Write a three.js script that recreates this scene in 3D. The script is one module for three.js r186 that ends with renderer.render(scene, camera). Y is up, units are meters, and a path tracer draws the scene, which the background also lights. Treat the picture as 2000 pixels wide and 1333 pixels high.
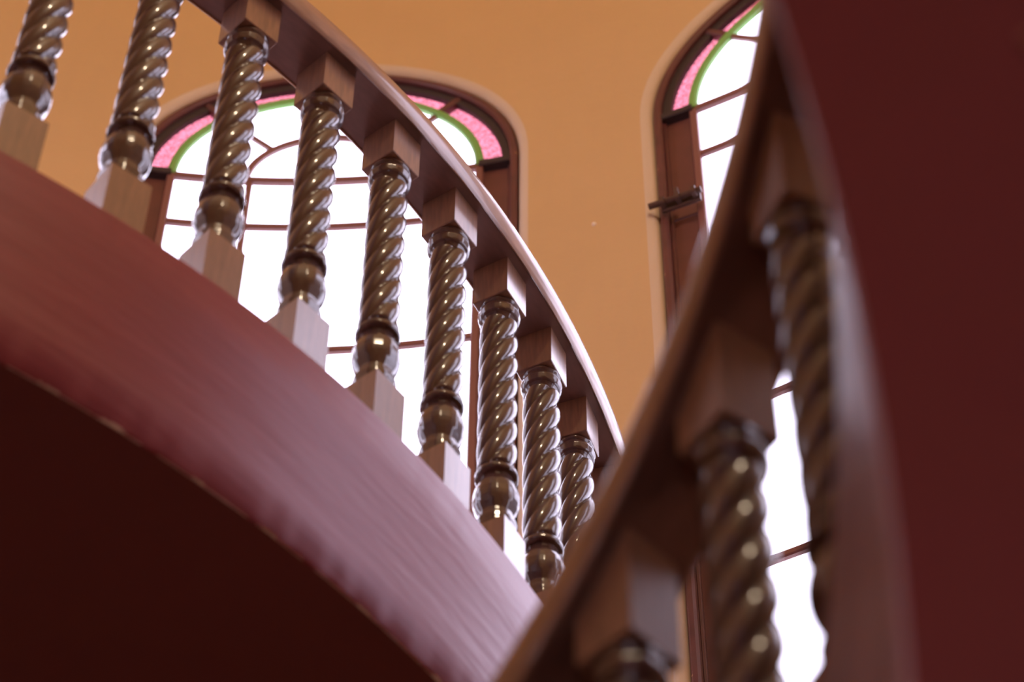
import * as THREE from 'three';
import { mergeGeometries, mergeVertices, toCreasedNormals } from 'three/addons/utils/BufferGeometryUtils.js';
import { ImprovedNoise } from 'three/addons/math/ImprovedNoise.js';

// ------------------------------------------------------------------ camera, sky, exposure
const scene = new THREE.Scene();
const EYE = 1.6;                                    // eye height above the hall floor
const F_PX = 5249.6, PITCH = THREE.MathUtils.degToRad(53), ROLL = 0.00943843;
const camera = new THREE.PerspectiveCamera(2 * Math.atan(666.5 / F_PX) * 180 / Math.PI, 2000 / 1333, 0.05, 60);
{
  const right = new THREE.Vector3(1, 0, 0), fwd = new THREE.Vector3(0, Math.sin(PITCH), -Math.cos(PITCH));
  const up = new THREE.Vector3(0, Math.cos(PITCH), Math.sin(PITCH)), c = Math.cos(ROLL), s = Math.sin(ROLL);
  const x = right.clone().multiplyScalar(c).addScaledVector(up, s), y = up.clone().multiplyScalar(c).addScaledVector(right, -s);
  camera.position.set(0, EYE, 0);
  camera.quaternion.setFromRotationMatrix(new THREE.Matrix4().makeBasis(x, y, fwd.negate()));
}
camera.focus = 4.8;
camera.userData.fStop = 3.6;
scene.add(camera);
const SKY = 5.2;
scene.background = new THREE.Color(0.93 * SKY, 0.86 * SKY, 1.12 * SKY);   // plain overcast white sky
const renderer = new THREE.WebGLRenderer({ antialias: true });
renderer.toneMapping = THREE.LinearToneMapping;
renderer.toneMappingExposure = 1.0;
renderer.shadowMap.enabled = true;
const LAMP_COLOR = new THREE.Color(1.0, 0.78, 0.54), LAMP_POWER = 11;    // the hall's warm pendant lamp, out of the frame above

// ------------------------------------------------------------------ small helpers
const used = {};
function numbered(name) { const n = used[name] = (used[name] ?? -1) + 1; return n ? name + '_' + String(n).padStart(3, '0') : name; }
function mesh(name, geo, mat, parent, label) {
  const m = new THREE.Mesh(geo, mat); m.castShadow = m.receiveShadow = true;
  m.name = parent ? name : numbered(name);
  if (label) m.userData.label = label;
  (parent ?? scene).add(m); return m;
}
function thing(name, label, category, group, pos = [0, 0, 0]) {
  const g = new THREE.Group(); g.name = numbered(name); g.position.set(...pos);
  g.userData = { label, category }; if (group) g.userData.group = group;
  scene.add(g); return g;
}
function structure(name, geo, mat, parent) { const m = mesh(name, geo, mat, parent); m.userData.kind = 'structure'; return m; }
let seed = 7; function rnd() { seed = (seed * 1664525 + 1013904223) >>> 0; return seed / 4294967296; }
const perlin = new ImprovedNoise(), nz = (x, y, z = 0) => perlin.noise(x, y, z);
function fbm(x, y, z, o = 4) { let s = 0, a = 0.5; for (let i = 0; i < o; i++) { s += a * nz(x, y, z + i * 7.3); x *= 2.03; y *= 2.03; a *= 0.5; } return s; }

// grid of points -> geometry; P(i,j) gives [x,y,z], UV(i,j) gives [u,v] in metres
function gridGeo(ni, nj, P, UV) {
  const pos = [], uv = [], idx = [];
  for (let i = 0; i <= ni; i++) for (let j = 0; j <= nj; j++) { pos.push(...P(i, j)); uv.push(...(UV ? UV(i, j) : [i / ni, j / nj])); }
  for (let i = 0; i < ni; i++) for (let j = 0; j < nj; j++) { const a = i * (nj + 1) + j, b = a + nj + 1; idx.push(a, b, a + 1, b, b + 1, a + 1); }
  const g = new THREE.BufferGeometry();
  g.setAttribute('position', new THREE.Float32BufferAttribute(pos, 3)); g.setAttribute('uv', new THREE.Float32BufferAttribute(uv, 2));
  g.setIndex(idx); g.computeVertexNormals(); return g;
}
// sweep a closed profile [[a,b],...] along n+1 stations; place(i,a,b) -> [x,y,z]; len(i) -> metres along
function sweep(n, prof, place, len, { caps = true, closed = false, crease = 0.6 } = {}) {
  const m = prof.length, pos = [], uv = [], idx = [], pl = [0];
  for (let j = 0; j < m; j++) { const p = prof[j], q = prof[(j + 1) % m]; pl.push(pl[j] + Math.hypot(q[0] - p[0], q[1] - p[1])); }
  for (let i = 0; i <= n; i++) for (let j = 0; j <= m; j++) { const p = prof[j % m]; pos.push(...place(i, p[0], p[1])); uv.push(len(i), pl[j]); }
  for (let i = 0; i < n; i++) for (let j = 0; j < m; j++) { const a = i * (m + 1) + j, b = a + m + 1; idx.push(a, b, a + 1, b, b + 1, a + 1); }
  if (caps && !closed) {
    const tri = THREE.ShapeUtils.triangulateShape(prof.map((p) => new THREE.Vector2(...p)), []);
    for (const e of [0, n]) {
      const o = pos.length / 3;
      for (const p of prof) { pos.push(...place(e, p[0], p[1])); uv.push(p[0], p[1]); }
      for (const t of tri) idx.push(...(e ? [o + t[0], o + t[1], o + t[2]] : [o + t[0], o + t[2], o + t[1]]));
    }
  }
  const g = new THREE.BufferGeometry();
  g.setAttribute('position', new THREE.Float32BufferAttribute(pos, 3)); g.setAttribute('uv', new THREE.Float32BufferAttribute(uv, 2));
  g.setIndex(idx); return toCreasedNormals(g, crease);
}
function chamferRect(a0, a1, b0, b1, c) { return [[a0 + c, b0], [a1 - c, b0], [a1, b0 + c], [a1, b1 - c], [a1 - c, b1], [a0 + c, b1], [a0, b1 - c], [a0, b0 + c]]; }

// ------------------------------------------------------------------ procedural textures
function tex(w, h, fn, srgb, repeatX, repeatY) {
  const d = new Uint8Array(w * h * 4);
  for (let y = 0; y < h; y++) for (let x = 0; x < w; x++) {
    const c = fn(x / w, y / h), o = (y * w + x) * 4;
    for (let k = 0; k < 3; k++) d[o + k] = Math.max(0, Math.min(255, Math.round(255 * (Array.isArray(c) ? c[k] : c))));
    d[o + 3] = 255;
  }
  const t = new THREE.DataTexture(d, w, h); t.wrapS = t.wrapT = THREE.RepeatWrapping; t.magFilter = THREE.LinearFilter; t.minFilter = THREE.LinearMipmapLinearFilter; t.generateMipmaps = true;
  if (srgb) t.colorSpace = THREE.SRGBColorSpace;
  t.repeat.set(repeatX, repeatY); t.needsUpdate = true; return t;
}
const lin = (r, g, b) => new THREE.Color().setRGB(r, g, b);
const toS = (v) => v <= 0.0031308 ? 12.92 * v : 1.055 * Math.pow(v, 1 / 2.4) - 0.055;
const shade = (c, k) => c.map((v) => toS(Math.max(0, v * k)));
// seamless noise: sampled on a torus-ish blend
function tiled(f) { return (u, v) => { const a = f(u, v), b = f(u - 1, v), c = f(u, v - 1), d = f(u - 1, v - 1); return (a * (1 - u) + b * u) * (1 - v) + (c * (1 - u) + d * u) * v; }; }

const wallCloud = tiled((u, v) => fbm(u * 5, v * 5, 1.7, 5)), wallStroke = tiled((u, v) => fbm(u * 60, v * 9, 4.1, 3));
const wallMap = tex(512, 512, (u, v) => shade([0.61, 0.40, 0.195], 1 + 0.10 * wallCloud(u, v) + 0.03 * wallStroke(u, v)), true, 1 / 2.2, 1 / 2.2);
const plasterBump = tex(512, 512, (() => { const a = tiled((u, v) => fbm(u * 14, v * 14, 9.2, 5)); return (u, v) => 0.5 + 0.5 * a(u, v); })(), false, 1 / 1.1, 1 / 1.1);
const M = {};
M.wall = new THREE.MeshPhysicalMaterial({ map: wallMap, bumpMap: plasterBump, bumpScale: 0.004, roughness: 0.75 });
M.reveal = new THREE.MeshPhysicalMaterial({ color: lin(0.63, 0.49, 0.36), bumpMap: plasterBump, bumpScale: 0.004, roughness: 0.8 });
const redCloud = tiled((u, v) => fbm(u * 4, v * 4, 3.3, 4));
const redMap = tex(512, 512, (u, v) => shade([0.225, 0.060, 0.056], 1 + 0.22 * redCloud(u, v)), true, 1 / 1.6, 1 / 1.6);
const streak = tiled((u, v) => fbm(u * 6 + v * 5, v * 16, 6.4, 4));
const streakBump = tex(512, 512, (u, v) => 0.5 + 0.5 * streak(u, v), false, 1 / 1.2, 1 / 0.8);
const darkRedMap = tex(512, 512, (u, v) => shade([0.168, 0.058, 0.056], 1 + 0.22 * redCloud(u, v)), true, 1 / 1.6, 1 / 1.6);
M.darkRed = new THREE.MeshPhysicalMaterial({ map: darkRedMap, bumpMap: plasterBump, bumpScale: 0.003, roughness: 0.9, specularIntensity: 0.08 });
const windowSheenMap = tex(256, 256, (u, v) => shade([0.54, 0.36, 0.44], 1 + 0.2 * redCloud(u, v)), true, 1 / 1.6, 1 / 1.6);   // stair edge red lightened to mauve, window reflection put into the colour
M.red = new THREE.MeshPhysicalMaterial({ map: redMap, bumpMap: plasterBump, bumpScale: 0.003, roughness: 0.9, specularIntensity: 0.08 });
// fascia of the balcony: glossy red paint, chipped along the bottom edge (v = metres up from the bottom edge)
const CHIPS = [];
{ let x = 0; while (x < 6) { x += 0.05 + rnd() * 0.16; CHIPS.push([x, 0.006 + rnd() * 0.018, 0.0015 + rnd() * rnd() * 0.008]); } }
const FW = 6, FH = 0.40;
const fasciaMap = tex(2048, 256, (u, v) => {
  const x = u * FW, y = v * FH; let k = 0;
  for (const [cx, w, h] of CHIPS) { const dx = (x - cx) / w; if (Math.abs(dx) < 1 && y < h * (1 - dx * dx) * (1 + 0.5 * nz(x * 300, y * 300, 2))) { k = 1; break; } }
  if (y < 0.0006 + 0.0016 * nz(x * 30, 0.5, 5)) k = 1;
  const red = shade([0.19, 0.024, 0.030], 1 + 0.16 * fbm(x * 2.2, y * 5, 2.2, 4) + 0.05 * nz(x * 9, y * 60, 4));
  return k ? shade([0.52, 0.40, 0.30], 1 + 0.3 * nz(x * 80, y * 80, 1)) : red;
}, true, 1 / FW, 1 / FH);
fasciaMap.wrapT = THREE.ClampToEdgeWrapping;
M.fascia = new THREE.MeshPhysicalMaterial({ map: fasciaMap, bumpMap: streakBump, bumpScale: 0.006, roughness: 0.42, specularIntensity: 0.62, specularColor: lin(0.97, 0.80, 1.0), clearcoat: 0.14, clearcoatRoughness: 0.34 });
// wood
function woodMap(base, gu, gv, amp) {
  const g = tiled((u, v) => fbm(u * gu, v * gv, 8.8, 4)), f = tiled((u, v) => nz(u * gu * 3, v * gv * 5, 3.1));
  return tex(256, 512, (u, v) => shade(base, 1 + amp * g(u, v) + amp * 0.4 * f(u, v)), true, 1 / 0.25, 1 / 0.5);
}
const shaftMap = woodMap([0.058, 0.025, 0.021], 8, 4, 0.5), blockMap = woodMap([0.165, 0.072, 0.036], 26, 3, 0.7), railMap = woodMap([0.115, 0.054, 0.040], 4, 14, 0.6), capMap = woodMap([0.27, 0.142, 0.082], 4, 14, 0.5);
M.shaft = new THREE.MeshPhysicalMaterial({ map: shaftMap, roughness: 0.4, specularIntensity: 0.45, clearcoat: 1, clearcoatRoughness: 0.1 });
M.block = new THREE.MeshPhysicalMaterial({ map: blockMap, roughness: 0.45, clearcoat: 1, clearcoatRoughness: 0.18 });
M.cap = new THREE.MeshPhysicalMaterial({ map: capMap, roughness: 0.4, clearcoat: 0.9, clearcoatRoughness: 0.14 });
M.dullBlock = new THREE.MeshPhysicalMaterial({ map: woodMap([0.225, 0.125, 0.082], 26, 3, 0.6), roughness: 0.6, specularIntensity: 0.7, clearcoat: 0.25, clearcoatRoughness: 0.35 });
M.rail = new THREE.MeshPhysicalMaterial({ map: railMap, roughness: 0.4, clearcoat: 0.9, clearcoatRoughness: 0.14 });
// window
const peel = tiled((u, v) => fbm(u * 10, v * 10, 5.5, 4));
const frameMap = tex(256, 256, (u, v) => peel(u, v) > 0.38 ? shade([0.42, 0.27, 0.13], 1 + 0.6 * nz(u * 90, v * 20, 2)) : shade([0.105, 0.026, 0.027], 1 + 0.5 * peel(u, v)), true, 1 / 0.4, 1 / 0.4);
M.frame = new THREE.MeshPhysicalMaterial({ map: frameMap, roughness: 0.45, clearcoat: 0.3, clearcoatRoughness: 0.3 });
M.darkFrame = new THREE.MeshPhysicalMaterial({ color: lin(0.036, 0.020, 0.022), roughness: 0.6 });
M.bar = new THREE.MeshPhysicalMaterial({ color: lin(0.20, 0.075, 0.065), roughness: 0.45, clearcoat: 0.3, clearcoatRoughness: 0.3 });
M.greenBar = new THREE.MeshPhysicalMaterial({ color: lin(0.19, 0.42, 0.10), roughness: 0.5 });
M.panel = new THREE.MeshPhysicalMaterial({ map: tex(256, 256, (u, v) => shade([0.14, 0.044, 0.037], 1 + 0.35 * peel(u, v)), true, 1 / 0.5, 1 / 0.5), roughness: 0.55 });
M.glass = new THREE.MeshPhysicalMaterial({ color: lin(0.97, 0.98, 0.98), transmission: 1, thickness: 0, roughness: 0.02, ior: 1.5 });
const pebble = (() => { const pts = []; for (let i = 0; i < 420; i++) pts.push([rnd(), rnd()]);
  return (u, v) => { let d = 9; for (const [a, b] of pts) { let x = Math.abs(u - a), y = Math.abs(v - b); x = Math.min(x, 1 - x); y = Math.min(y, 1 - y); d = Math.min(d, x * x + y * y); } return Math.min(1, Math.sqrt(d) * 22); }; })();
M.pink = new THREE.MeshPhysicalMaterial({ color: lin(0.62, 0.17, 0.205), map: tex(256, 256, (u, v) => { const p = 1 - pebble(u, v); return shade([1, 1, 1], 0.33 + 0.8 * p * p * p); }, true, 1 / 0.12, 1 / 0.12), transmission: 1, thickness: 0, roughness: 0.12, ior: 1.5 });
M.iron = new THREE.MeshStandardMaterial({ color: lin(0.10, 0.055, 0.045), roughness: 0.55, metalness: 0.5 });
M.floor = new THREE.MeshPhysicalMaterial({ map: tex(512, 512, (u, v) => shade([0.30, 0.12, 0.08], 1 + 0.3 * wallCloud(u, v)), true, 1 / 2, 1 / 2), roughness: 0.5 });
M.ceiling = new THREE.MeshPhysicalMaterial({ map: tex(256, 256, (u, v) => shade([0.66, 0.52, 0.36], 1 + 0.08 * wallCloud(u, v)), true, 1 / 3, 1 / 3), roughness: 0.9 });

// ------------------------------------------------------------------ the apse wall with its arched windows
const WX = -0.52988, WD = 1.2194, WR = 2.24588;                 // wall centre (x, distance) and the radius at the glass
const SPRING = 5.2, SILL = 3.02, TOP = 7.6, BOT = -EYE;           // heights relative to the eye
const IN = -0.03, OUT = 0.10, SPLAY = 0.115;                                   // wall faces relative to the glass
function cyl(az, y, dr) { const r = WR + dr; return [WX + r * Math.sin(az), y + EYE, -(WD + r * Math.cos(az))]; }
const D = Math.PI / 180, WINDOWS = [[2.44], [33.9], [65.35], [96.8], [-29.01], [-60.46], [-91.91]].map(([a]) => a * D);  // first two are in view; the rest are unseen, added for their light
const OPEN = 0.454;                            // half width of the opening, arc metres at the glass
const EDGE = 0.027;
function outline(half, n) {                                     // opening outline from sill left, over the arch, to sill right
  const p = [];
  for (let i = 0; i <= 8; i++) p.push([-half, SILL + (SPRING - SILL) * i / 8]);
  for (let i = 1; i < n; i++) { const a = Math.PI - Math.PI * i / n; p.push([half * Math.cos(a), SPRING + half * Math.sin(a)]); }
  for (let i = 8; i >= 0; i--) p.push([half, SILL + (SPRING - SILL) * i / 8]);
  return p;
}
{
  const A0 = -112 * D, A1 = 118 * D, geos = [];
  function band(a0, a1, f0, f1, dr, n, m) {                     // wall patch between two azimuths, heights f0..f1
    geos.push(gridGeo(n, m, (i, j) => { const t = i / n, a = a0 + (a1 - a0) * t, lo = f0(t), hi = f1(t); return cyl(a, lo + (hi - lo) * j / m, dr); },
      (i, j) => { const t = i / n, lo = f0(t), hi = f1(t); return [(a0 + (a1 - a0) * t) * WR, lo + (hi - lo) * j / m]; }));
  }
  const k = (v) => () => v;
  for (const [dr, half] of [[IN, OPEN + EDGE], [OUT, OPEN + SPLAY]]) {
    let prev = A0;
    for (const w of [...WINDOWS].sort((a, b) => a - b)) {
      const l = w - half / WR, r = w + half / WR;
      band(prev, l, k(BOT), k(TOP), dr, Math.max(2, Math.ceil((l - prev) / 0.03)), 12);
      band(l, r, k(BOT), k(SILL - EDGE), dr, 32, 4);
      for (let i = 0; i < 40; i++) { const u0 = -half * Math.cos(Math.PI * i / 40), u1 = -half * Math.cos(Math.PI * (i + 1) / 40), h0 = SPRING + half * Math.sin(Math.PI * i / 40), h1 = SPRING + half * Math.sin(Math.PI * (i + 1) / 40);
        band(w + u0 / WR, w + u1 / WR, (t) => h0 + (h1 - h0) * t, k(TOP), dr, 1, 8); }
      prev = r;
    }
    band(prev, A1, k(BOT), k(TOP), dr, Math.ceil((A1 - prev) / 0.03), 12);
  }
  const g = mergeVertices(mergeGeometries(geos), 1e-4); g.computeVertexNormals();
  const wall = structure('wall_apse', g, M.wall);
  for (const w of WINDOWS) {                                    // plastered reveal with a soft rounded edge
    const steps = [[EDGE, IN], [EDGE * 0.7, IN + 0.0012], [EDGE * 0.4, IN + 0.005], [EDGE * 0.15, IN + 0.012], [0, IN + 0.022], [0, 0.018], [SPLAY, OUT]];
    const base = outline(OPEN, 40), n = base.length;
    const pts = steps.map(([e]) => { const o = outline(OPEN + e, 40); return o; });
    const gi = gridGeo(n - 1, steps.length - 1, (i, j) => { const p = pts[j][i]; return cyl(w + p[0] / WR, p[1], steps[j][1]); }, (i, j) => [i * 0.05, steps[j][1]]);
    structure('reveal', gi, M.reveal, wall);
    const gs = gridGeo(16, 1, (i, j) => cyl(w + (-1 + i / 8) * (OPEN + (j ? SPLAY : EDGE)) / WR, SILL - EDGE + (j ? 0 : 0.002), IN + (OUT - IN) * j), (i, j) => [i * 0.05, j * 0.3]);
    structure('sill', gs, M.reveal, wall);
  }
}

// ------------------------------------------------------------------ windows (radius of the glass = WR)
const ROWS = [SPRING, 5.0138, 4.55, 4.0981, 3.6327, 3.17];
function swBar(w, path, half, d0, d1, c = 0.004, closed = false) { // bar of width 2*half swept along a path [[s,y],...] on the cylinder
  const n = path.length - 1, L = [0];
  for (let i = 0; i < n; i++) L.push(L[i] + Math.hypot(path[i + 1][0] - path[i][0], path[i + 1][1] - path[i][1]));
  const N = path.map((p, i) => { const a = path[Math.max(0, i - 1)], b = path[Math.min(n, i + 1)], dx = b[0] - a[0], dy = b[1] - a[1], l = Math.hypot(dx, dy); return [-dy / l, dx / l]; });
  return sweep(n, chamferRect(-half, half, d0, d1, c), (i, a, b) => cyl(w + (path[i][0] + N[i][0] * a) / WR, path[i][1] + N[i][1] * a, b), (i) => L[i]);
}
const seg = (x0, y0, x1, y1, n = 8) => Array.from({ length: n + 1 }, (_, i) => [x0 + (x1 - x0) * i / n, y0 + (y1 - y0) * i / n]);
const arc = (r, a0, a1, n = 32) => Array.from({ length: n + 1 }, (_, i) => { const a = (a0 + (a1 - a0) * i / n) * D; return [r * Math.cos(a), SPRING + r * Math.sin(a)]; });
function flat(w, poly, d) {                                     // pane cut to an outline
  const tri = THREE.ShapeUtils.triangulateShape(poly.map((p) => new THREE.Vector2(...p)), []), g = new THREE.BufferGeometry();
  g.setAttribute('position', new THREE.Float32BufferAttribute(poly.flatMap((p) => cyl(w + p[0] / WR, p[1], d)), 3));
  g.setAttribute('uv', new THREE.Float32BufferAttribute(poly.flatMap((p) => p), 2));
  g.setIndex(tri.flat()); g.computeVertexNormals(); return g;
}
const VI = 0.360, VC = 0.178, RO = 0.414, FO = 0.462, RA = 0.188;
WINDOWS.forEach((w, wi) => {
  const win = new THREE.Group(); win.name = 'window_' + (wi + 1); win.userData.kind = 'structure'; scene.add(win);
  // outer frame: an outer bead and a set-back inner member, both bent round the arch
  const path = (r) => [...seg(-r, SILL, -r, SPRING, 12), ...arc(r, 180, 0, 48).slice(1, -1), ...seg(r, SPRING, r, SILL, 12)];
  mesh('window_frame', mergeGeometries([swBar(w, path(0.4435), 0.0095, -0.022, 0.012, 0.005), swBar(w, path(0.456), 0.012, -0.004, 0.012, 0.003)]), M.frame, win);
  mesh('arch_lining', swBar(w, arc(0.426, 180, 0, 48), 0.0125, -0.008, 0.010, 0.003), M.darkFrame, win, 'dark inner lining of the arch');
  mesh('sill_rail', swBar(w, seg(-FO, SILL + 0.02, FO, SILL + 0.02, 20), 0.022, -0.03, 0.05), M.frame, win);
  // bars
  const B = [-0.008, 0.005];
  for (const x of [-VI, VI]) mesh('mullion', swBar(w, seg(x, SILL + 0.04, x, SPRING - 0.008), 0.009, -0.012, 0.008, 0.003), M.bar, win);
  for (const x of [-VC, VC]) mesh('glazing_bar', swBar(w, seg(x, SILL + 0.04, x, SPRING - 0.008), 0.0075, ...B, 0.003), M.bar, win);
  ROWS.forEach((y, r) => {
    mesh('glazing_bar', swBar(w, seg(-VI, y, VI, y, 16), r ? 0.0085 : 0.0095, r ? -0.009 : -0.011, 0.005, 0.003), M.bar, win);
    if (!r) for (const s of [-1, 1]) mesh('transom', swBar(w, seg(s * VI, y, s * 0.438, y, 4), 0.0105, -0.018, 0.01, 0.003), M.darkFrame, win);
  });
  mesh('green_arch_bar', swBar(w, arc(VI, 180, 0, 48), 0.0105, -0.014, 0.005, 0.005), M.greenBar, win, 'green painted arched bar');
  mesh('arch_bar', swBar(w, arc(RA, 180, 0, 32), 0.0085, -0.009, 0.005, 0.003), M.bar, win);
  for (const a of [45, 135]) {
    const c = Math.cos(a * D), s = Math.sin(a * D);
    mesh('spoke', swBar(w, seg(RA * c, SPRING + RA * s, VI * c, SPRING + VI * s), 0.0075, -0.008, 0.005, 0.003), M.bar, win);
    mesh('spoke', swBar(w, seg(VI * c, SPRING + VI * s, 0.44 * c, SPRING + 0.44 * s), 0.009, -0.012, 0.01, 0.003), M.frame, win);
  }
  // panes, one mesh each
  const ys = [...ROWS, SILL + 0.02], xs = [-VI, -VC, VC, VI];
  for (let r = 0; r + 1 < ys.length; r++) for (let c = 0; c < 3; c++) mesh('pane', flat(w, [[xs[c], ys[r + 1]], [(xs[c] + xs[c + 1]) / 2, ys[r + 1]], [xs[c + 1], ys[r + 1]], [xs[c + 1], ys[r]], [(xs[c] + xs[c + 1]) / 2, ys[r]], [xs[c], ys[r]]], 0), M.glass, win);
  mesh('pane', flat(w, arc(RA, 0, 180, 24), 0), M.glass, win);
  for (const [a0, a1] of [[0, 45], [45, 135], [135, 180]]) {
    mesh('pane', flat(w, [...arc(VI, a0, a1, 16), ...arc(RA, a1, a0, 16)], 0), M.glass, win);
    mesh('pink_pane', flat(w, [...arc(RO + 0.008, a0, a1, 16), ...arc(VI, a1, a0, 16)], 0.004), M.pink, win, 'pebbled pink glass of the arch border');
  }
  // wooden side panels with a bead and nail heads
  for (const s of [-1, 1]) {
    const mid = 0.5 * (VI + 0.438), hw = 0.5 * (0.438 - VI);
    for (const [y0, y1] of [[4.806, SPRING - 0.012], [SILL + 0.04, 4.800]]) {
      const g = [swBar(w, seg(s * mid, y0, s * mid, y1, 10), hw, 0.004, 0.03, 0.002)];
      mesh('side_panel', g[0], M.panel, win);
    }
    mesh('panel_bead', swBar(w, seg(s * 0.431, SILL + 0.04, s * 0.431, SPRING - 0.012, 10), 0.004, -0.004, 0.006, 0.002), M.frame, win);
  }
});
{ // iron bolt across the side panel of the right-hand window
  const w = WINDOWS[1], y = 4.812, t = thing('window_bolt', 'dark iron slide bolt across the brown side panel of the right-hand arched window', 'bolt');
  const rod = (s0, s1, yy, r, dr) => { const n = 12; return sweep(n, Array.from({ length: 10 }, (_, k) => [r * Math.cos(k * Math.PI / 5), r * Math.sin(k * Math.PI / 5)]), (i, a, b) => cyl(w + (s0 + (s1 - s0) * i / n) / WR, yy + a, dr + b), (i) => i * 0.01); };
  mesh('rod', rod(-0.468, -0.345, y, 0.0075, -0.046), M.iron, t);
  mesh('back_plate', swBar(w, seg(-0.442, y - 0.004, -0.352, y - 0.004, 6), 0.013, -0.036, -0.027, 0.002), M.iron, t);
  for (const s of [-0.436, -0.40, -0.362]) mesh('guide', swBar(w, seg(s - 0.005, y, s + 0.005, y, 2), 0.012, -0.056, -0.03, 0.003), M.iron, t);
  mesh('knob', swBar(w, seg(-0.402, y + 0.008, -0.402, y + 0.032, 3), 0.0045, -0.052, -0.043, 0.002), M.iron, t);
}

// ------------------------------------------------------------------ the rest of the hall
{
  const x0 = WX - (WR + IN), x1 = WX + (WR + IN), z0 = -WD, z1 = 3.2, T = 0.3;
  const box = (a, b, c, d, e, f) => { const g = new THREE.BoxGeometry(b - a, d - c, f - e); g.translate((a + b) / 2, (c + d) / 2, (e + f) / 2); const p = g.attributes.position, n = g.attributes.normal, u = g.attributes.uv; for (let i = 0; i < p.count; i++) { if (Math.abs(n.getY(i)) > 0.5) u.setXY(i, p.getX(i), p.getZ(i)); else u.setXY(i, p.getX(i) + p.getZ(i), p.getY(i)); } return g; };
  structure('wall_left', box(x0 - T, x0, 0, TOP + EYE, z0 - 0.6, z1 + T), M.wall);
  structure('wall_right', box(x1, x1 + T, 0, TOP + EYE, z0 - 0.6, z1 + T), M.wall);
  const dx0 = WX - 0.9, dx1 = WX + 0.9, dh = 2.7;
  structure('wall_back', mergeGeometries([box(x0 - T, dx0, 0, TOP + EYE, z1, z1 + T), box(dx1, x1 + T, 0, TOP + EYE, z1, z1 + T), box(dx0, dx1, dh, TOP + EYE, z1, z1 + T)]), M.wall);
  const door = new THREE.Group(); door.name = 'added_door_1'; door.userData.kind = 'structure'; scene.add(door);   // open doorway behind the viewer, added to bring daylight onto the undersides
  mesh('added_door_frame', mergeGeometries([box(dx0, dx0 + 0.08, 0, dh, z1 - 0.03, z1 + T), box(dx1 - 0.08, dx1, 0, dh, z1 - 0.03, z1 + T), box(dx0 + 0.08, dx1 - 0.08, dh - 0.08, dh, z1 - 0.03, z1 + T)]), M.frame, door);
  structure('ground', box(-14, 14, -0.3, -0.2, -14, 20), new THREE.MeshStandardMaterial({ color: lin(0.42, 0.40, 0.36), roughness: 0.95 }));
  
  const plan = new THREE.Shape(); plan.moveTo(x0 - T, -z1 - T);                // hall with its round end, shape y = distance
  plan.lineTo(x1 + T, -z1 - T); plan.lineTo(x1 + T, WD); plan.absarc(WX, WD, WR + OUT, 0, Math.PI, false); plan.lineTo(x0 - T, -z1 - T);
  const lid = (y, h) => { const g = new THREE.ExtrudeGeometry(plan, { depth: h, bevelEnabled: false, curveSegments: 64 }); g.rotateX(-Math.PI / 2); g.translate(0, y, 0); return g; };
  structure('floor', lid(-0.2, 0.2), M.floor);
  structure('ceiling', lid(TOP + EYE, 0.2), M.ceiling);
}

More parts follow.
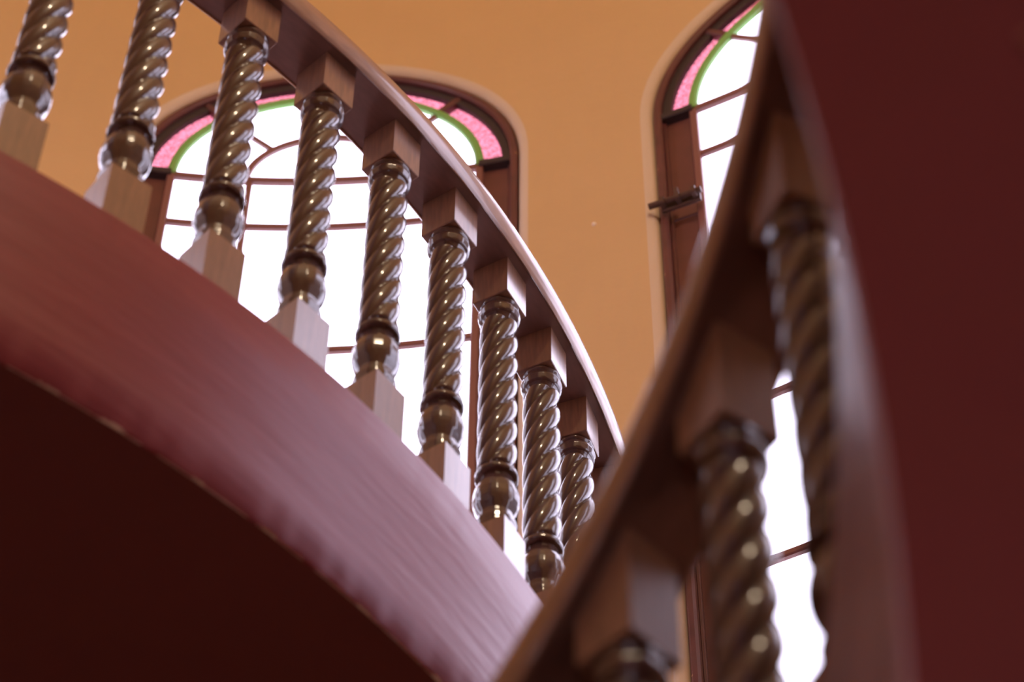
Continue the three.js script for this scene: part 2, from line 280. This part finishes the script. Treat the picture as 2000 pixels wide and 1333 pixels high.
// ------------------------------------------------------------------ balcony
const GX = -1.83815, GD = 3.63193, GR = 2.0707, GY = 3.10925;     // centre, radius at the balusters, height of the lower beads
const gAng = (i) => 0.91495 + 0.0776255 * (i - 5);
const gal = (a, r, y) => [GX + r * Math.sin(a), y + EYE, -(GD - r * Math.cos(a))];
const FR = GR + 0.0724, FY0 = 2.460, FY1 = 2.848;
{
  // GD is the distance of the centre: its near side faces the camera
  const t = thing('balcony', 'curved red balcony edge on the left, lit pink by the windows, dark underside below', 'balcony');
  const inside = (a) => Math.hypot(GX + FR * Math.sin(a) - WX, GD - FR * Math.cos(a) - WD) < WR + IN - 0.004;
  let a0 = gAng(5), a1 = gAng(5); while (inside(a0 - 0.002)) a0 -= 0.002; while (inside(a1 + 0.002)) a1 += 0.002;
  const n = 180;
  const face = [[FR - 0.12, FY1], [FR - 0.006, FY1], [FR - 0.0015, FY1 - 0.0015], [FR, FY1 - 0.006], [FR, FY1 - 0.1], [FR, FY1 - 0.2], [FR, FY1 - 0.3], [FR, FY0 + 0.004], [FR - 0.003, FY0 + 0.0005], [FR - 0.004, FY0 + 0.002], [FR - 0.12, FY0 + 0.002]];
  const fg = sweep(n, face, (i, r, y) => gal(a0 + (a1 - a0) * i / n, r, y), (i) => (a0 + (a1 - a0) * i / n) * FR, { crease: 0.9 });
  { const p = fg.attributes.position, u = fg.attributes.uv; for (let i = 0; i < p.count; i++) u.setY(i, p.getY(i) - EYE - FY0); }
  mesh('fascia', fg, M.fascia, t, 'glossy red balcony edge with chipped lower rim');
  // underside and deck: the sector between the edge and the apse wall
  const ring = []; for (let i = 0; i <= 60; i++) { const a = a0 + (a1 - a0) * i / 60; ring.push([GX + (FR - 0.0035) * Math.sin(a), GD - (FR - 0.0035) * Math.cos(a)]); }
  const azEnd = Math.atan2(ring[60][0] - WX, ring[60][1] - WD), azStart = Math.atan2(ring[0][0] - WX, ring[0][1] - WD);
  const poly = [...ring]; for (let i = 0; i <= 40; i++) { const a = azEnd + (azStart - azEnd) * i / 40; poly.push([WX + (WR + IN - 0.003) * Math.sin(a), WD + (WR + IN - 0.003) * Math.cos(a)]); }
  const slab = (y0, y1) => { const g = new THREE.ExtrudeGeometry(new THREE.Shape(poly.map((p) => new THREE.Vector2(...p))), { depth: y1 - y0, bevelEnabled: false }); const p = g.attributes.position, u = g.attributes.uv; for (let i = 0; i < p.count; i++) { const x = p.getX(i), d = p.getY(i), h = p.getZ(i); p.setXYZ(i, x, y0 + h + EYE, -d); u.setXY(i, x, d); } g.computeVertexNormals(); return toCreasedNormals(g, 0.5); };
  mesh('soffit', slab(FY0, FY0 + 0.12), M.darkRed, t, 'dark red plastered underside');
  mesh('deck', slab(FY0 + 0.125, FY1 - 0.004), M.floor, t);
}

// ------------------------------------------------------------------ winding stair (y falls with t; t = 1, 2, 3 are the balusters in view)
const SX = -0.3928, SD = 1.1045, SR = 0.7059, SA = 1.178, SDA = -0.1994855, SY = 1.9845, SDY = -0.1632;
const hel = (t, r, y) => { const a = SA + SDA * (t - 1); return [SX + r * Math.sin(a), SY + SDY * (t - 1) + y + EYE, -(SD + r * Math.cos(a))]; };
const SF = SR - 0.089, ST = -0.81, SB = -1.258, SOUT = 2.0;
{
  const t = thing('winding_staircase', 'near winding stair on the right with dark red plastered underside and pale-lit inner edge', 'staircase');
  const T0 = -9.6, T1 = 16.6, n = 220, at = (i) => T0 + (T1 - T0) * i / n;
  const prof = [[SF + 0.14, ST], [SF + 0.008, ST], [SF + 0.002, ST - 0.002], [SF, ST - 0.008], [SF, ST - 0.2], [SF, ST - 0.35], [SF, SB + 0.012], [SF + 0.002, SB + 0.004], [SF + 0.006, SB + 0.002], [SF + 0.14, SB + 0.002]];
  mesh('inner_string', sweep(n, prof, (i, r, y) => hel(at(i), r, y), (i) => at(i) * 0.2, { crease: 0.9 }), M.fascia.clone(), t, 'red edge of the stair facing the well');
  Object.assign(t.children[0].material, { map: windowSheenMap, clearcoat: 1, clearcoatRoughness: 0.2, roughness: 0.30, specularIntensity: 1, specularColor: lin(1, 0.95, 1), ior: 1.8 });
  const sof = []; for (let k = 0; k <= 10; k++) sof.push([SF + 0.004 + (SOUT - SF - 0.004) * k / 10, SB]); sof.push([SOUT, SB + 0.05]); for (let k = 9; k >= 0; k--) sof.push([SF + 0.142 + (SOUT - SF - 0.142) * k / 10, SB + 0.05]);
  mesh('soffit', sweep(n, sof, (i, r, y) => hel(at(i), r, y), (i) => at(i) * 0.25, { crease: 0.9 }), M.red, t, 'smooth dark red underside of the stair');
  for (let k = -9; k <= 15; k++) {                             // solid steps on the slab
    const prf = chamferRect(SF + 0.135, SOUT, ST - 0.04 - 0.42, ST - 0.04, 0.006), m = 5, y0 = SDY * (k - 1);
    mesh('step', sweep(m, prf, (i, r, y) => { const a = SA + SDA * (k + i / m - 1); return [SX + r * Math.sin(a), SY + y0 + y + EYE, -(SD + r * Math.cos(a))]; }, (i) => i * 0.1), M.floor, t);
  }
}

// ------------------------------------------------------------------ handrails: a flat under-board with an overhanging rounded cap
const RAIL = (() => {
  const half = [[0.0468, -0.0040], [0.0480, -0.0085], [0.0500, -0.0092], [0.0522, -0.0075], [0.0545, -0.002], [0.0566, 0.005], [0.0580, 0.012], [0.0587, 0.020], [0.0588, 0.027], [0.0579, 0.034], [0.0552, 0.040], [0.0500, 0.045], [0.040, 0.0487], [0.022, 0.0505]];
  return [...half, ...half.slice().reverse().map(([x, y]) => [-x, y])];
})();
const BOARD = [[-0.0470, -0.0070], [0.0470, -0.0070], [0.0470, 0.004], [-0.0470, 0.004]];
const UND = 0.1127;                                              // underside above the collar
{
  const t = thing('balcony_handrail', 'dark wooden handrail curving along the top of the balcony balusters', 'handrail');
  const a0 = gAng(-8), a1 = gAng(11.2), n = 160;
  for (const [nm, prof, mat] of [['under_board', BOARD, M.rail], ['rail_cap', RAIL, M.cap]])
    mesh(nm, sweep(n, prof, (i, r, y) => gal(a0 + (a1 - a0) * i / n, GR + r, GY + 0.4623 + UND + y), (i) => (a0 + (a1 - a0) * i / n) * GR, { crease: 0.75 }), mat, t);
  const s = thing('stair_handrail', 'blurred dark handrail slanting up in the foreground on the winding stair', 'handrail');
  const T0 = -8, T1 = 15, m = 220;
  for (const [nm, prof, mat] of [['under_board', BOARD, M.rail], ['rail_cap', RAIL, M.cap]])
    mesh(nm, sweep(m, prof, (i, r, y) => hel(T0 + (T1 - T0) * i / m, SR + r, UND + y), (i) => i * 0.015, { crease: 0.75 }), mat, s);
}

// ------------------------------------------------------------------ balusters (origin at the lower bead's centre)
function lathe(pts, seg = 40) { const g = new THREE.LatheGeometry(pts.map(([y, r]) => new THREE.Vector2(r, y)), seg); g.scale(1, 1, 1); return toCreasedNormals(g, 0.9); }
const beadPts = [[-0.096, 0.026], [-0.092, 0.0295], [-0.086, 0.0300], [-0.080, 0.0305], [-0.077, 0.0318], [-0.0735, 0.0322], [-0.070, 0.0315], [-0.0675, 0.0295]];
for (let k = 0; k <= 22; k++) { const y = -0.0655 + 0.0855 * k / 22, u = (y + 0.0145) / 0.0505; beadPts.push([y, Math.max(0.0265, 0.0362 * Math.sqrt(Math.max(0, 1 - u * u)))]); }
beadPts.push([0.026, 0.0258], [0.0325, 0.0258], [0.0338, 0.0322], [0.0365, 0.0336], [0.042, 0.0338], [0.0465, 0.0322], [0.0490, 0.029], [0.0515, 0.0235], [0.056, 0.020]);
const collarPts = [[0.424, 0.020], [0.429, 0.0255], [0.434, 0.0265], [0.4365, 0.0285]];
for (let k = 0; k <= 12; k++) { const a = -Math.PI / 2 + Math.PI * k / 12; collarPts.push([0.450 + 0.0125 * Math.sin(a), 0.0285 + 0.0065 * Math.cos(a)]); }
collarPts.push([0.4635, 0.0275], [0.4655, 0.0300], [0.469, 0.0325], [0.4725, 0.0325], [0.4755, 0.0300], [0.478, 0.024]);
const BEAD = lathe(beadPts), COLLAR = lathe(collarPts);
const STARTS = 4, LEAD = 0.224, Y0 = 0.046, Y1 = 0.436;
const SHAFT = (() => {
  const ny = 170, nf = 112;
  const g = gridGeo(ny, nf, (i, j) => {
    const y = Y0 + (Y1 - Y0) * i / ny, f = 2 * Math.PI * j / nf;
    let u = ((f - 2 * Math.PI * y / LEAD) * STARTS / (2 * Math.PI)) % 1; if (u < 0) u += 1;
    const q = 2 * u - 1, lobe = Math.sqrt(Math.max(0, 1 - 0.97 * q * q));
    const e = Math.min(1, Math.min(y - Y0, Y1 - y) / 0.012), fade = e * e * (3 - 2 * e);
    const r = 0.0215 + (0.0315 - 0.0215) * lobe * (0.35 + 0.65 * fade) - 0.002 * (1 - fade);
    return [r * Math.sin(f), y, r * Math.cos(f)];
  }, (i, j) => [0.19 * j / nf, (Y1 - Y0) * i / ny]);
  return g;
})();
const HB = 0.0325;
function blockGeo(y0, y1, slope) {                               // square block; local x = along the rail (uphill +), z = outward; ends cut to the slope
  const c = 0.0012, prof = [[-HB, -HB], [HB, -HB], [HB, HB], [-HB, HB]], st = [[y0[0], 1, y0[1]], [y1[0], 1, y1[1]]];
  if (!y0[1]) st.splice(0, 1, [y0[0], 1 - c / HB, 0], [y0[0] + c, 1, 0]); else st.unshift([y0[0], 1, y0[1]]);
  if (!y1[1]) st.splice(st.length - 1, 1, [y1[0] - c, 1, 0], [y1[0], 1 - c / HB, 0]);
  return sweep(st.length - 1, prof, (i, a, b) => [a * st[i][1], st[i][0] + (st[i][2] ? slope * a : 0), b * st[i][1]], (i) => st[i][0], { crease: 0.3 });
}
function fixUV(g) { const p = g.attributes.position, n = g.attributes.normal, u = g.attributes.uv; for (let i = 0; i < p.count; i++) { const x = Math.abs(n.getX(i)) > Math.abs(n.getZ(i)) ? p.getZ(i) + 0.11 : p.getX(i); u.setXY(i, x, p.getY(i)); } return g; }
function makeBaluster(slope, footY, bm = M.block) {
  const t = new THREE.Group();
  mesh('bottom_block', fixUV(blockGeo([footY - 0.006, 1], [-0.091, 0], slope)), bm, t);
  mesh('lower_bead', BEAD, M.shaft, t);
  mesh('twisted_shaft', SHAFT, M.shaft, t);
  mesh('upper_collar', COLLAR, M.shaft, t);
  mesh('top_block', fixUV(blockGeo([0.4751, 0], [0.4623 + UND - 0.0069, 1], slope)), bm, t);
  return t;
}
const protoA = makeBaluster(0, FY1 - GY), protoB = makeBaluster(SDY / Math.abs(SR * SDA), ST + 0.4623, M.dullBlock);
function place(proto, pos, yaw, name, label, group) {
  const o = proto.clone(); o.name = numbered(name); o.position.set(...pos); o.rotation.y = yaw;
  o.userData = { label, category: 'baluster', group }; scene.add(o); return o;
}
const ORD = {
  '-1': 'dark twisted baluster on the balcony, second one beyond the left edge of the view', 0: 'dark twisted baluster on the balcony, just beyond the left edge of the view',
  1: 'leftmost dark twisted baluster on the balcony, cut by the left edge, plain wall behind', 2: 'second twisted baluster from the left, its lower bead beside the left window arch',
  3: 'third twisted baluster from the left, first one showing its top block', 4: 'fourth twisted baluster from the left, crossing the left part of the bright window',
  5: 'fifth twisted baluster from the left, before the middle of the bright window', 6: 'sixth twisted baluster from the left, before the right part of the bright window',
  7: 'seventh twisted baluster from the left, at the right jamb of the bright window', 8: 'eighth twisted baluster from the left, last one with a lower bead in view',
  9: 'ninth and last visible balcony baluster, half hidden behind the slanting foreground handrail',
  10: 'twisted balcony baluster hidden behind the slanting foreground handrail, nearest the wall' };
for (let i = -1; i <= 10; i++) {
  const a = gAng(i), p = gal(a, GR, GY);
  place(protoA, p, a, 'baluster', ORD[i], 'balusters along the balcony edge');
}
const NEAR = { 0: 'foreground stair baluster mostly hidden behind the dark red stair underside', 1: 'blurred stair baluster beside the dark red underside, right of the lower bright window strip', 2: 'blurred stair baluster in the middle of the foreground rail, left of the bright window strip', 3: 'blurred stair baluster at the bottom edge, only its pale top block in view' };
for (let t = 0; t <= 3; t++) {
  const p = hel(t, SR, -0.4623), a = SA + SDA * (t - 1);
  place(protoB, p, Math.PI - a, 'stair_baluster', NEAR[t], 'balusters along the winding stair');
}

// ------------------------------------------------------------------ small things
{ const g = new THREE.SphereGeometry(0.0050, 12, 8); const c = mesh('wall_nail', g, new THREE.MeshStandardMaterial({ color: lin(0.9, 0.8, 0.65), roughness: 0.5 })); c.position.set(...cyl(18.6 * D, 4.83, IN - 0.001)); c.userData = { label: 'tiny pale nail head in the orange wall between the two windows', category: 'nail' }; }
{ // pendant lamp above the stair well, out of the frame
  const P = [0.3, 6.1 + EYE, 0.2], t = thing('pendant_lamp', 'warm glass globe lamp hanging from the ceiling above the stair well', 'lamp', null, P);
  const cord = new THREE.CylinderGeometry(0.006, 0.006, TOP - 6.1 - 0.15, 10); cord.translate(0, (TOP - 6.1 - 0.15) / 2 + 0.15, 0); mesh('cord', cord, M.iron, t);
  mesh('cap', lathe([[0.080, 0.036], [0.094, 0.04], [0.12, 0.024], [0.165, 0.007]], 24), M.iron, t);
  mesh('globe', new THREE.SphereGeometry(0.09, 32, 20), new THREE.MeshStandardMaterial({ color: lin(0.8, 0.75, 0.65), emissive: LAMP_COLOR, emissiveIntensity: 4, roughness: 0.3 }), t);
  const L = new THREE.PointLight(LAMP_COLOR, LAMP_POWER); L.castShadow = true; L.shadow.radius = 4; L.position.set(...P); scene.add(L);
}
renderer.render(scene, camera);
